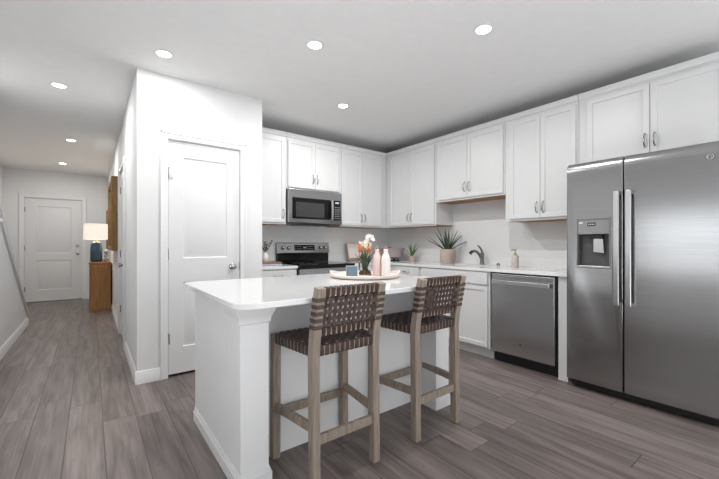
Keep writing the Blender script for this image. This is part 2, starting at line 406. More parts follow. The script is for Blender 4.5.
def hinge(parent, x, z):
    bm = NB(); cyl(bm, (x, -.006, z-.045), (x, -.006, z+.045), .006, seg=10); box(bm, x-.0, x+.012, -.003, .002, z-.045, z+.045)
    return obj('hinge', bm, 'chrome', parent)
# pantry door
casing('trim_1', .523, 1.143, 2.05, PY); jamb('trim_2', .515, 1.151, 2.056, PY, PY+.12)
d = thing('door_1', 'white two panel pantry door beside the kitchen island', 'door', (.530, PY+.008, .022)); struct(d)
obj('door_slab', panel_door(.606, 2.018, .035, [(.112, .492, .225, .79), (.112, .492, 1.0, 1.885)]), 'door', d)
knob(d, .538, .915)
for z in (.31, 1.04, 1.74): hinge(d, -.002, z)
bm = NB(); box(bm, .004, .034, -.006, 0, 1.69, 1.775); box(bm, .012, .03, -.014, -.006, 1.70, 1.73); obj('door_stop', bm, 'silver', d, .002)
obj('strike_plate', bx(.601, .606, -.004, .004, .88, .955), 'chrome', d)
# hall door
casing('trim_3', HD0, HD1, 2.05, PX, axis='y'); jamb('trim_4', HD0, HD1, 2.05, PX, PX+.12, 'y')
d = thing('door_2', 'white hall door beyond the pantry corner', 'door', (PX+.008, HD1-.014, .012), -PI/2); struct(d)
obj('door_slab', panel_door(.772, 2.02, .035, [(.12, .652, .23, .80), (.12, .652, 1.0, 1.88)]), 'door', d)
knob(d, .70, .90)
for z in (.31, 1.01, 1.82): hinge(d, -.002, z)
# front door
casing('trim_5', FD0, FD1, 2.06, YF); jamb('trim_6', FD0, FD1, 2.06, YF, YF+.14)
d = thing('door_3', 'white front door at the end of the hall', 'door', (FD0+.014, YF+.02, .02)); struct(d)
obj('door_slab', panel_door(.872, 2.024, .045, [(.17, .70, .22, .80), (.17, .70, .94, 1.87)]), 'door', d)
knob(d, .80, .93)
bm = lathe(NB(), [(0, 0), (.03, 0), (.03, .012), (.02, .02), (0, .02)], seg=18); bmesh.ops.rotate(bm, verts=bm.verts, cent=(0,0,0), matrix=Matrix.Rotation(PI/2, 3, 'X')); bmesh.ops.translate(bm, verts=bm.verts, vec=(.80, 0, 1.09)); obj('deadbolt', bm, 'chrome', d)
for z in (.25, 1.05, 1.8): hinge(d, 0, z)
struct(obj('trim_7', bx(FD0+.012, FD1-.012, YF+.0, YF+.1, 0, .018), 'chrome'))
# stairs behind a sloping knee wall
zs = lambda y: .12 + .70*(6.72-y)
bm = prism(NB(), [(4.94, 0), (6.84, 0), (6.84, .11), (4.94, zs(4.94))], XL-.12, XL, lambda a, b, z: (z, a, b)); struct(obj('wall_knee', bm, 'wall'))
capo = prism(NB(), [(4.94, zs(4.94)+.002), (6.86, .112), (6.86, .145), (4.94, zs(4.94)+.037)], XL-.145, XL+.022, lambda a, b, z: (z, a, b)); struct(obj('trim_8', capo, 'trim', bev=.004))
bm = NB()
for k in range(7): box(bm, -1.30, XL-.146, 6.85-.27*(k+1)+.0, 6.85-.27*k, 0, .186*(k+1))
struct(obj('floor_stairs', bm, 'trim'))
rail = thing('handrail', 'white sloping handrail above the stair knee wall', 'handrail', (XL-.07, 5.0, 0))
obj('rail', tube(NB(), [(0, 0, 1.83), (0, 1.6, .70)], .022, 12), 'trim', rail)
for yy in (.1, 1.5): obj('bracket', cyl(NB(), (0, yy, zs(5.0+yy)+.02), (0, yy, 1.83-.706*yy), .009, seg=8), 'chrome', rail)

# ------------------------------------------------------------------ kitchen cabinets
def handle_on(door, x, z, vertical=True):
    bm = bow_pull(vertical); bmesh.ops.translate(bm, verts=bm.verts, vec=(x, -.02, z)); return obj('handle', bm, 'chrome', door)
def upper(label, w, zb, zt, loc, rot, depth=.325, ndoors=2, hside=1, crown=(0, 0), fl=0, fr=0, group='upper cabinets'):
    c = thing('upper_cabinet', label, 'cabinet', (*loc, 0), rot, group)
    obj('carcass', bx(0, w, 0, depth, zb+.012, zt), 'cab', c, .0015)
    obj('underside', bx(.001, w-.001, .005, depth-.004, zb+.0005, zb+.0115), 'ply', c)
    obj('bottom_rail', bx(0, w, 0, .0045, zb, zb+.0115), 'cab', c)
    dz0, dz1 = zb+.022, zt-.055
    xs = [fl+.018, w-fr-.018]; n = ndoors; gap = .004; dw = (xs[1]-xs[0]-gap*(n-1))/n
    for k in range(n):
        x0 = xs[0] + k*(dw+gap)
        bm = shaker(dw, dz1-dz0); bmesh.ops.translate(bm, verts=bm.verts, vec=(x0, -.0005, dz0))
        d = obj('door', bm, 'cab', c, .0015)
        hx = (x0+dw-.028) if (n == 2 and k == 0) or (n == 1 and hside == 1) else x0+.028
        handle_on(d, hx, dz0+(.10 if zt-zb > .9 else .12))
    obj('crown_moulding', bx(0, w, -.022, depth, zt, zt+.018) if False else prism(NB(), [(depth, zt-.03), (-.001, zt-.03), (-.012, zt-.022), (-.016, zt+.0), (-.028, zt+.012), (-.028, zt+.018), (depth, zt+.018)], crown[0], w-crown[1], lambda a, b, z: (z, a, b)), 'cab', c)
    return c
UB, UT = 1.378, 2.44
YU, XU = 3.815, 3.42                 # front planes of the upper cabinets on the range wall and on the fridge wall
upper('single door white upper cabinet between pantry wall and microwave', .464, UB, UT, (1.366, YU), 0, RW-YU-.003, 1, 1)
upper('short white upper cabinet with two doors above the microwave', .764, 1.804, UT, (1.833, YU), 0, RW-YU-.003, 2)
upper('tall white upper cabinet with two doors between microwave and corner', .790, UB, UT, (2.60, YU), 0, RW-YU-.003, 2, fr=.06)
R90 = -PI/2
upper('tall white upper cabinet with two doors beside the corner on sink wall', .918, UB, UT, (XU, 3.81), R90, XR-XU-.003, 2, fl=.06)
upper('short white upper cabinet with two doors above the sink', .918, 1.66, UT, (XU, 2.889), R90, XR-XU-.003, 2, fl=.008)
upper('tall white upper cabinet with two doors beside the fridge', .688, UB, UT, (XU, 1.968), R90, XR-XU-.003, 2, fl=.035)
upper('short wide white upper cabinet with two doors above the fridge', .945, 1.805, UT, (XU, 1.277), R90, XR-XU-.003, 2, fl=.05)
bm = prism(NB(), [(3.3915, YU+.001), (XR-.003, YU+.001), (XR-.003, RW-.003), (3.3915, RW-.003)], UB+.012, UT)
tag(obj('corner_filler', bm, 'cab'), 'plain white filler block in corner between the two rows of upper cabinets', 'cabinet')

CT, CB = .905, .876                  # worktop top and underside
def base(label, w, loc, rot, depth, fronts, toe=True, group='base cabinets'):
    """fronts: list of (kind, x0, x1, z0, z1, handle) ; handle None / 'h' / 'l' / 'r'"""
    c = thing('base_cabinet', label, 'cabinet', (*loc, 0), rot, group)
    if 'sink' in label and w > .8:
        bm = NB(); box(bm, 0, .018, .02, depth, .1, CB-.002); box(bm, w-.018, w, .02, depth, .1, CB-.002); box(bm, .018, w-.018, .02, depth, .1, .118); box(bm, .018, w-.018, depth-.01, depth, .118, CB-.002); box(bm, 0, w, 0, .02, .1, CB-.002)
        obj('carcass', bm, 'cab', c)
    else: obj('carcass', bx(0, w, 0, depth, .1, CB-.002), 'cab', c, .0015)
    obj('toe_kick', bx(0, w, .065, .085, 0, .0995), 'cab', c)
    for kind, x0, x1, z0, z1, hd in fronts:
        bm = shaker(x1-x0, z1-z0, rail=.057 if z1-z0 > .3 else .0, deep=.010) if z1-z0 > .3 else bx(0, x1-x0, -.02, 0, 0, z1-z0)
        bmesh.ops.translate(bm, verts=bm.verts, vec=(x0, -.0005, z0))
        d = obj(kind, bm, 'cab', c, .002)
        if hd == 'h': handle_on(d, (x0+x1)/2, (z0+z1)/2, False)
        elif hd == 'l': handle_on(d, x0+.03, z1-.09)
        elif hd == 'r': handle_on(d, x1-.03, z1-.09)
    return c
XB, YBF = 3.14, 3.54
base('white base cabinet with false drawer front and two doors under the sink', .918, (XB, 2.886), R90, XR-XB-.003,
     [('drawer_front', .022, .896, .742, .862, None), ('door', .022, .457, .118, .722, 'r'), ('door', .461, .896, .118, .722, 'l')])
base('narrow white base cabinet with drawer pull near the corner on sink wall', .45, (XB, 3.339), R90, XR-XB-.003,
     [('drawer', .022, .43, .742, .862, 'h'), ('door', .022, .43, .118, .722, 'r')])
base('white base cabinet between pantry wall and stove', .464, (1.366, YBF), 0, RW-YBF-.003,
     [('drawer', .022, .444, .742, .862, 'h'), ('door', .022, .444, .118, .722, 'r')])
base('white base cabinet between stove and the corner', .535, (2.602, YBF), 0, RW-YBF-.003,
     [('drawer', .022, .5, .742, .862, 'h'), ('door', .022, .5, .118, .722, 'l')])
bm = NB(); box(bm, XB, XR-.003, 3.341, RW-.003, .1, CB-.002); tag(obj('corner_unit', bm, 'cab'), 'plain white base filler hidden in the worktop corner', 'cabinet')
tag(obj('end_panel', bx(XB, XR-.003, 1.255, 1.332, 0, CB-.002), 'cab', bev=.002), 'white end panel between dishwasher and fridge', 'panel')
# worktops
bm = NB(); SX0, SX1, SY0, SY1 = 3.25, 3.60, 2.10, 2.74; X0 = XB-.027
def slab(bm, x0, x1, y0, y1): box(bm, x0, x1, y0, y1, CB, CT)
# one outline with a sink opening, built as a ring of quads
def slab_ring(bm, outer_polys):
    for p in outer_polys: prism(bm, p, CB, CT)
slab_ring(bm, [[(X0, 1.25), (SX0, 1.25), (SX0, YBF-.025), (X0, YBF-.025)], [(SX1, 1.25), (XR-.002, 1.25), (XR-.002, RW-.002), (SX1, RW-.002)],
               [(SX0, 1.25), (SX1, 1.25), (SX1, SY0), (SX0, SY0)], [(SX0, SY1), (SX1, SY1), (SX1, RW-.002), (SX0, RW-.002)],
               [(2.6, YBF-.025), (SX0, YBF-.025), (SX0, RW-.002), (2.6, RW-.002)]])
t = thing('worktop', 'long white quartz worktop along the sink wall and round the corner', 'worktop', (0, 0, 0))
obj('slab', bm, 'quartz', t)
bm = NB(); box(bm, XR-.022, XR-.002, 1.25, RW-.022, CT, CT+.1); box(bm, 2.6, XR-.002, RW-.022, RW-.002, CT, CT+.1); obj('backsplash', bm, 'quartz', t)
t = thing('worktop', 'short white quartz worktop between pantry wall and stove', 'worktop', (0, 0, 0))
obj('slab', bx(1.365, 1.832, YBF-.025, RW-.002, CB, CT), 'quartz', t, .002)
obj('backsplash', bx(1.365, 1.832, RW-.022, RW-.002, CT, CT+.1), 'quartz', t)
bm = NB(); d_ = .2
box(bm, SX0-.01, SX0, SY0-.01, SY1+.01, CB-d_, CB-.001); box(bm, SX1, SX1+.01, SY0-.01, SY1+.01, CB-d_, CB-.001); box(bm, SX0, SX1, SY0-.01, SY0, CB-d_, CB-.001); box(bm, SX0, SX1, SY1, SY1+.01, CB-d_, CB-.001); box(bm, SX0, SX1, SY0, SY1, CB-d_, CB-d_+.01)
tag(obj('sink', bm, 'steel_h'), 'steel sink basin set into the white worktop', 'sink')

# ------------------------------------------------------------------ island
isl = thing('kitchen_island', 'white kitchen island with quartz top and corner posts', 'island', (0, 0, 0))
ICB, ICT = .869, .897
IX0, IX1, IYF, IYB = .543, 2.035, 1.605, 2.475; PYI = 1.797
def rrect(x0, x1, y0, y1, r, n=6):
    pts = []
    for cx_, cy_, a0 in ((x1-r, y0+r, -PI/2), (x1-r, y1-r, 0), (x0+r, y1-r, PI/2), (x0+r, y0+r, PI)):
        for k in range(n+1): pts.append((cx_+r*math.cos(a0+PI/2*k/n), cy_+r*math.sin(a0+PI/2*k/n)))
    return pts
obj('countertop', prism(NB(), rrect(.475, 2.055, 1.435, 2.525, .085), ICB, ICT), 'quartz', isl, .004)
obj('body', bx(IX0, IX1, PYI, IYB, .0, ICB-.001), 'island', isl)
PW = .138
for x in (IX0, IX1-PW):
    p = obj('post', bx(x, x+PW, IYF, PYI-.001, 0, ICB-.001), 'island', isl, .002)
    z1 = ICB-.001
    bm2 = NB()
    def ring(e, z): return [bm2.verts.new(q) for q in ((x-e, IYF-e, z), (x+PW+e, IYF-e, z), (x+PW+e, PYI-.002, z), (x-e, PYI-.002, z))]
    rs = [ring(e, z1-dz) for e, dz in ((.001, .096), (.008, .092), (.008, .074), (.011, .066), (.017, .05), (.024, .036), (.026, .022), (.026, .001))]
    for a, b in zip(rs, rs[1:]):
        for k in range(4): bm2.faces.new((a[k], a[(k+1) % 4], b[(k+1) % 4], b[k]))
    bm2.faces.new(rs[0]); bm2.faces.new(rs[-1])
    obj('capital', bm2, 'island', p, .001)
BH, BT = .082, .012
def skirt(x0, x1, y0, y1):
    bm = NB(); poly = lambda e: [(x0-e, y0-e), (x1+e, y0-e), (x1+e, y1), (x0-e, y1)]
    for e, za, zb in ((BT, 0, BH*.72), (BT*.55, BH*.72, BH*.88), (BT*.25, BH*.88, BH)): prism(bm, poly(e), za, zb)
    obj('base_moulding', bm, 'trim', isl)
skirt(IX0, IX0+PW, IYF, IYB); skirt(IX1-PW, IX1, IYF, IYB)

# ------------------------------------------------------------------ fridge
fr = thing('refrigerator', 'stainless steel side by side refrigerator with ice and water dispenser', 'refrigerator', (3.056, 1.235, 0), R90)
FW = .908; GAP = .383
obj('case', bx(.002, FW-.002, .078, .685, .055, 1.745), 'darkgrey', fr, .004)
def fdoor(x0, x1):
    zt, r = 1.788, .05
    prof = [(.068, .066), (.006, .066), (0, .074)]
    prof += [(0, zt-.075)] + [(.0+.036*(1-math.cos(a)), zt-.075+.075*math.sin(a)) for a in [PI/2*k/8 for k in range(1, 9)]] + [(.068, zt)]
    return prism(NB(), prof, x0, x1, lambda a, b, z: (z, a, b))
fd = obj('door', fdoor(.002, GAP-.003), 'steel', fr)
DX0, DX1, DZ0, DZ1, DZM = .082, .298, .968, 1.337, 1.222
cut(fd, bx(DX0, DX1, -.05, .058, DZ0, DZ1))
gd = obj('door', fdoor(GAP+.003, FW-.002), 'steel', fr)
for o in (fd, gd):
    b = o.modifiers.new('edge', 'BEVEL'); b.width = .007; b.segments = 3; b.limit_method = 'ANGLE'; b.angle_limit = math.radians(50)
disp = obj('dispenser', bx(DX0+.001, DX1-.001, .001, .02, DZM, DZ1-.001), 'midgrey', fr, .003)
bm = NB(); box(bm, DX0+.001, DX1-.001, .05, .0575, DZ0+.001, DZM); box(bm, DX0+.001, DX0+.008, .004, .05, DZ0+.001, DZM-.001); box(bm, DX1-.008, DX1-.001, .004, .05, DZ0+.001, DZM-.001)
obj('cavity', bm, 'darkgrey', disp)
bm = NB(); box(bm, DX0+.075, DX1-.05, .012, .05, DZM-.035, DZM-.001); obj('spout', bm, 'black', disp, .004)
bm = prism(NB(), [(DX0+.10, 1.085), (DX0+.172, 1.078), (DX0+.168, 1.185), (DX0+.106, 1.188)], .022, .028, lambda a, b, z: (a, z - (b-1.13)*.12, b)); obj('paddle', bm, 'silver', disp, .003)
bm = NB()
box(bm, DX0-.006, DX1+.006, -.008, .045, DZ0-.006, DZ0+.012); obj('drip_tray', bm, 'steel_h', disp, .005, segs=3)
bm = NB(); box(bm, DX0-.006, DX0, -.005, .004, DZ0, DZ1+.006); box(bm, DX1, DX1+.006, -.005, .004, DZ0, DZ1+.006); box(bm, DX0-.006, DX1+.006, -.005, .004, DZ1, DZ1+.01); obj('bezel', bm, 'midgrey', disp, .002)
obj('display', bx(DX0+.07, DX0+.125, -.0005, .002, 1.285, 1.312), 'black', disp)
bm = NB()
for k in range(4): box(bm, DX0+.077+.0115*k, DX0+.083+.0115*k, -.0012, 0, 1.294, 1.303)
obj('icons', bm, 'icon', disp)
bm = NB(); box(bm, DX0+.012, DX0+.036, -.0005, .001, 1.306, 1.318)
obj('print', bm, 'icon', disp)
for hx, d in ((GAP-.030, fd), (GAP+.042, gd)):
    bm = NB(); prism(bm, [(-.004, .70), (-.052, .70), (-.056, .73), (-.060, 1.1), (-.056, 1.50), (-.052, 1.53), (-.004, 1.53), (-.004, 1.505), (-.036, 1.50), (-.04, 1.1), (-.036, .73), (-.004, .725)], hx-.017, hx+.017, lambda a, b, z: (z, a, b))
    obj('handle', bm, 'steel_h', d, .004)
bm = NB(); cyl(bm, (.832, -.0006, 1.69), (.832, -.004, 1.69), .02, seg=24); bd = obj('badge', bm, 'darkchrome', gd)
bm = NB()
tube(bm, [(.832+.0155*math.cos(a), -.0045, 1.69+.0155*math.sin(a)) for a in [2*PI*k/24 for k in range(25)]], .0014, 6)
tube(bm, [(.832-.008+.004*math.cos(a), -.0045, 1.69+.006*math.sin(a)) for a in [.6+5*k/10 for k in range(11)]], .001, 5); tube(bm, [(.832+.006+.004*math.cos(a), -.0045, 1.69+.006*math.sin(a)) for a in [1+4.6*k/10 for k in range(11)]], .001, 5)
obj('monogram', bm, 'silver', gd)
bm = bx(.02, FW-.02, .055, .10, .014, .055)
gr = obj('base_grille', bm, 'black', fr)
for x in (.07, .84): cyl_ = cyl(NB(), (x, .09, 0), (x, .09, .03), .018, seg=12); obj('foot', cyl_, 'black', fr)
for x in (.05, FW-.05): obj('hinge_cover', bx(x-.035, x+.035, .05, .16, 1.7455, 1.765), 'darkgrey', fr, .004)

# ------------------------------------------------------------------ dishwasher
dw = thing('dishwasher', 'stainless steel dishwasher with bar handle beside the sink cabinet', 'dishwasher', (3.108, 1.9475, 0), R90)
obj('tub', bx(.003, .609, .036, .6, .1, .872), 'black', dw)
dd = obj('door', bx(.016, .598, 0, .034, .112, .862), 'steel_light', dw, .005, segs=3)
bm = bx(.04, .575, -.046, -.032, .766, .806); hb = obj('handle', bm, 'steel_h', dd, .004)
for x in (.075, .54): obj('bracket', bx(x-.012, x+.012, -.032, .001, .778, .80), 'steel_h', dd)
obj('toe_kick', bx(.006, .606, .085, .12, 0, .099), 'black', dw)
obj('badge', cyl(NB(), (.30, -.0003, .225), (.30, -.003, .225), .012, seg=20), 'darkchrome', dd)

# ------------------------------------------------------------------ range
rg = thing('range', 'stainless and black glass electric range below the microwave', 'stove', (1.8365, 3.485, 0))
RWD = .76
obj('body', bx(.002, RWD-.002, .03, .655, .02, .865), 'darkgrey', rg)
obj('cooktop', bx(0, RWD, -.006, .59, .866, .912), 'blackglass', rg, .004)
obj('front_trim', bx(.004, RWD-.004, -.004, .028, .80, .865), 'steel', rg, .003)
od = obj('oven_door', bx(.006, RWD-.006, -.03, .028, .20, .795), 'steel', rg, .005)
obj('oven_window', bx(.11, RWD-.11, -.0325, -.029, .32, .66), 'blackglass', od)
hb = obj('handle', tube(NB(), [(.06, -.03, .755), (.07, -.065, .755), (RWD-.07, -.065, .755), (RWD-.06, -.03, .755)], .012, 12), 'steel_h', od)
obj('drawer', bx(.006, RWD-.006, -.02, .028, .04, .19), 'steel', rg, .005)
bg_ = obj('backguard', prism(NB(), [(.575, 1.032), (.585, 1.03), (.655, 1.03), (.655, 1.158), (.612, 1.165), (.600, 1.16)], 0, RWD, lambda a, b, z: (z, a, b)), 'steel', rg, .003)
obj('lower_guard', bx(.012, RWD-.012, .59, .655, .9125, 1.0295), 'blackglass', rg)
def on_guard(x, z): return Vector((x, .575 + (z-1.032)*.025/.128 - .0005, z))
nrm = Vector((0, -1, .2)).normalized()
for x in (.075, .152, .62, .69):
    p = on_guard(x, 1.098); k = obj('knob', cyl(NB(), p, p+nrm*.022, .026, .022, seg=24), 'black', rg, .002)
    obj('knob_ring', cyl(NB(), p+nrm*.0005, p+nrm*.004, .029, seg=24), 'steel_h', k); q = p+nrm*.022; obj('pointer', bx(q.x-.013, q.x+.013, q.y-.004, q.y+.002, q.z-.011, q.z+.011), 'silver', k, .003)
p0 = on_guard(.235, 1.065); p1 = on_guard(.53, 1.135)
bm = NB(); f_ = [(p0.x, p0.y, p0.z), (p1.x, p0.y, p0.z), (p1.x, p1.y, p1.z), (p0.x, p1.y, p1.z)]
vs0 = [bm.verts.new(Vector(q)+nrm*.003) for q in f_]; vs1 = [bm.verts.new(Vector(q)+nrm*.0004) for q in f_]
bm.faces.new(vs0); bm.faces.new(vs1[::-1])
for k in range(4): bm.faces.new((vs0[k], vs1[k], vs1[(k+1) % 4], vs0[(k+1) % 4]))
cp = obj('control_panel', bm, 'blackglass', bg_)
bm = NB()
for j in range(2):
    for k in range(11):
        if 4 <= k <= 6: continue
        p = on_guard(.25+.025*k, 1.085+.03*j)+nrm*.0034; obj('button', bx(p.x-.006, p.x+.006, p.y-.0006, p.y+.0006, p.z-.003, p.z+.003), 'midgrey', bg_)
bm = NB()
def digit(bm, x, z, segs, s=.008, on=lambda x, z: on_guard(x, z)+nrm*.004):
    S = {'a': (0, 2, 1, 2), 'b': (1, 1, 1, 2), 'c': (1, 0, 1, 1), 'd': (0, 0, 1, 0), 'e': (0, 0, 0, 1), 'f': (0, 1, 0, 2), 'g': (0, 1, 1, 1)}
    for c in segs:
        a = S[c]; tube(bm, [on(x+a[0]*s, z+a[1]*s), on(x+a[2]*s, z+a[3]*s)], .0012, 4)
digit(bm, .358, 1.092, 'bc'); digit(bm, .372, 1.092, 'abged'); digit(bm, .392, 1.092, 'abcdef')
obj('clock', bm, 'cyan', bg_)
p = on_guard(.545, 1.056); obj('nameplate', bx(p.x-.022, p.x+.022, p.y-.003, p.y+.001, p.z-.005, p.z+.005), 'darkchrome', bg_)
for cx_, cy_, r in ((.2, .15, .1), (.2, .43, .075), (.56, .15, .075), (.56, .43, .1)):
    bm = lathe(NB(), [(r, .9121), (r, .9126), (r-.003, .9126), (r-.003, .9121)], (cx_, cy_, 0), 40); obj('burner_ring', bm, 'midgrey', rg)
for x in (.05, RWD-.05): obj('foot', cyl(NB(), (x, .1, 0), (x, .1, .02), .02, seg=12), 'black', rg)

# ------------------------------------------------------------------ microwave
mw = thing('microwave', 'stainless over the range microwave with black window', 'microwave', (1.836, 3.762, 0))
MW, MZ0, MZ1 = .758, 1.388, 1.802
obj('case', bx(.001, MW-.001, .032, RW-3.762-.003, MZ0, MZ1), 'darkgrey', mw, .003)
md = obj('door', bx(.001, MW-.001, 0, .031, MZ0+.012, MZ1-.001), 'steel', mw, .006, segs=3)
obj('window_surround', bx(.05, .625, -.003, .0005, MZ0+.062, MZ0+.315), 'blackglass', md, .002)
obj('window', bx(.095, .49, -.0045, -.0028, MZ0+.085, MZ0+.262), 'greyglass', md)
obj('control_panel', bx(.63, .735, -.003, .0005, MZ0+.062, MZ0+.315), 'blackglass', md, .002)
bm = NB()
for j in range(6):
    for k in range(3): obj('button', bx(.647+.027*k, .665+.027*k, -.0038, -.0029, MZ0+.08+.028*j, MZ0+.094+.028*j), 'midgrey', md)
bm = NB(); box(bm, .655, .71, -.0038, -.0029, MZ0+.275, MZ0+.295); obj('display', bm, 'cyan', md)
hb = obj('handle', prism(NB(), [(-.004, MZ0+.055), (-.044, MZ0+.065), (-.05, MZ0+.19), (-.044, MZ0+.315), (-.004, MZ0+.325), (-.004, MZ0+.30), (-.03, MZ0+.295), (-.035, MZ0+.19), (-.03, MZ0+.085), (-.004, MZ0+.08)], .575, .603, lambda a, b, z: (z, a, b)), 'steel_h', md, .004)
obj('vent_grille', bx(.18, .58, .02, .30, MZ0-.008, MZ0-.0005), 'black', mw)

# ------------------------------------------------------------------ bar stools
def bar_stool(label, loc, rot=0):
    s = thing('bar_stool', label, 'bar stool', loc, rot, 'bar stools')
    hb, hf, yb, yf, LW = .182, .221, -.168, .168, .043
    zs0, zs1 = .622, .664
    yback = lambda z: yb if z < .66 else yb - .058*(z-.66)/.29
    for sx in (-1, 1):
        pts = [(sx*hb, yb-.008, 0), (sx*hb, yb, .62), (sx*hb, yback(.70), .70), (sx*hb, yback(.948), .948)]
        obj('leg', strap(NB(), pts, (1, 0, 0), LW, LW), 'stool', s, .003)
        obj('leg', strap(NB(), [(sx*(hf+.003), yf+.004, 0), (sx*hf, yf, zs1)], (1, 0, 0), LW, LW), 'stool', s, .003)
    def bar(name, p, q, w, h):
        d = Vector(q)-Vector(p); n = Vector((0, 0, 1)).cross(d).normalized()
        return obj(name, strap(NB(), [p, q], n, w, h), 'stool', s, .003)
    g = LW/2
    bar('stretcher', (-hf+g, yf, .243), (hf-g, yf, .243), .024, .044)
    bar('stretcher', (-hb+g, yb-.005, .225), (hb-g, yb-.005, .225), .024, .045)
    for sx in (-1, 1): bar('stretcher', (sx*hf, yf-g, .278), (sx*hb, yb+g, .278), .024, .042)
    RH = zs1-zs0; zr = (zs0+zs1)/2
    bar('seat_rail', (-hf+g, yf, zr), (hf-g, yf, zr), .03, RH)
    bar('seat_rail', (-hb+g, yb, zr), (hb-g, yb, zr), .03, RH)
    for sx in (-1, 1): bar('seat_rail', (sx*hf, yf-g, zr), (sx*hb, yb+g, zr), .03, RH)
    zt0, zt1, zb0, zb1 = .908, .946, .715, .752
    obj('back_rail', strap(NB(), [(-hb+g, yback(.927), .927), (hb-g, yback(.927), .927)], (0, 1, 0), .026, zt1-zt0), 'stool', s, .003)
    obj('back_rail', strap(NB(), [(-hb+g, yback(.733), .733), (hb-g, yback(.733), .733)], (0, 1, 0), .026, zb1-zb0), 'stool', s, .003)
    # woven seat
    bm = NB(); th = .003; o_ = .0022; nx, ny = 11, 10
    ys = [yf-g-.012 - (yf-yb-2*g-.024)*k/(ny-1) for k in range(ny)]
    hw = lambda y: hb + (hf-hb)*(y-yb)/(yf-yb)
    fx = [-1 + 2*(k+.5)/nx for k in range(nx)]
    top = zs1 + .003
    for i, f in enumerate(fx):
        xx = lambda y: f*(hw(y)-g+.002)
        F_, B_ = yf+.0172, yb-.0172
        pts = [(xx(yf), yf-.012, zs0-.002), (xx(yf), F_-.003, zs0-.002), (xx(yf), F_, zs0+.004), (xx(yf), F_, top-.006), (xx(yf), F_-.005, top)]
        for j, y in enumerate(ys): pts.append((xx(y), y, top + (o_ if (i+j) % 2 else -o_)))
        pts += [(xx(yb), B_+.005, top), (xx(yb), B_, top-.006), (xx(yb), B_, zs0+.004), (xx(yb), B_+.003, zs0-.002), (xx(yb), yb+.012, zs0-.002)]
        strap(bm, pts, (1, 0, 0), .0205, th)
    for j, y in enumerate(ys):
        E_ = hw(y)+.0172
        pts = [(-hw(y)+.012, y, zs0-.002), (-E_+.003, y, zs0-.002), (-E_, y, zs0+.004), (-E_, y, top-.006), (-E_+.005, y, top)]
        for i, f in enumerate(fx): pts.append((f*(hw(y)-g+.002), y, top + (-o_ if (i+j) % 2 else o_)))
        pts += [(E_-.005, y, top), (E_, y, top-.006), (E_, y, zs0+.004), (E_-.003, y, zs0-.002), (hw(y)-.012, y, zs0-.002)]
        strap(bm, pts, (0, 1, 0), .0195, th)
    obj('woven_seat', bm, 'leather', s)
    # woven back
    bm = NB(); zh = [.762, .7945, .827, .8595, .892]; nv = 11; inner = hb-g
    for i in range(nv):
        x = -inner + 2*inner*(i+.5)/nv; d = .0155
        pts = [(x, yback(zb0)+d, zb1-.005), (x, yback(zb0)+d, zb0+.002), (x, yback(zb0)+d-.004, zb0-.002), (x, yback(zb0)-d+.004, zb0-.002), (x, yback(zb0)-d, zb0+.002), (x, yback(zb1)-d, zb1)]
        for j, z in enumerate(zh): pts.append((x, yback(z)+(.0026 if (i+j) % 2 else -.0026)-.004, z))
        pts += [(x, yback(zt0)-d, zt0), (x, yback(zt1)-d, zt1-.002), (x, yback(zt1)-d+.004, zt1+.002), (x, yback(zt1)+d-.004, zt1+.002), (x, yback(zt1)+d, zt1-.002), (x, yback(zt0)+d, zt0+.002)]
        strap(bm, pts, (1, 0, 0), .0178, .0028)
    for j, z in enumerate(zh):
        y = yback(z); d = g+.002
        pts = [(-hb+.01, y+d, z), (-hb-g+.001, y+d, z), (-hb-d, y+d-.004, z), (-hb-d, y-d+.004, z), (-hb-g+.001, y-d, z), (-hb+g-.006, y-d, z)]
        for i in range(nv): pts.append((-inner+2*inner*(i+.5)/nv, y+(-.0026 if (i+j) % 2 else .0026)-.004, z))
        pts += [(hb-g+.006, y-d, z), (hb+g-.001, y-d, z), (hb+d, y-d+.004, z), (hb+d, y+d-.004, z), (hb+g-.001, y+d, z), (hb-.01, y+d, z)]
        strap(bm, pts, (0, 0, 1), .0188, .0028)
    obj('woven_back', bm, 'leather', s)
    return s
st = bar_stool('woven leather bar stool at the island end closest to the pantry door', (1.012, 1.603, 0), .0)
dup(st, (1.69, 1.60, 0), 0, 'woven leather bar stool at the island end toward the dishwasher')

# ------------------------------------------------------------------ on the island: tray and what stands on it
TC = Vector((1.653, 2.09, ICT))
t = thing('tray', 'round blush serving tray on the kitchen island', 'tray', TC)
obj('base', lathe(NB(), [(0, .001), (.235, .001), (.25, .004), (.25, .014), (.24, .016), (0, .016)], seg=56), 'tray', t)
bm = NB(); n = 72; rings = []
for k in range(n):
    a = 2*PI*k/n; hh = .026 + .022*max(0, abs(math.cos(a+.654))-.80)/.20
    ca, sa = math.cos(a), math.sin(a)
    rings.append([bm.verts.new((r*ca, r*sa, z)) for r, z in ((.2505, .003), (.262, .012), (.266, hh), (.260, hh+.002), (.2505, .016))])
for k in range(n):
    a, b = rings[k], rings[(k+1) % n]
    for j in range(5): bm.faces.new((a[j], b[j], b[(j+1) % 5], a[(j+1) % 5]))
obj('rim', bm, 'tray', t)
TZ = ICT + .0165
Rv = Vector((math.cos(.654), -math.sin(.654), 0)); Fv = Vector((math.sin(.654), math.cos(.654), 0))
def on_tray(px, w): 
    p = Fv*w + Rv*((px-359.5)/350.7*w); return (p.x, p.y, TZ)
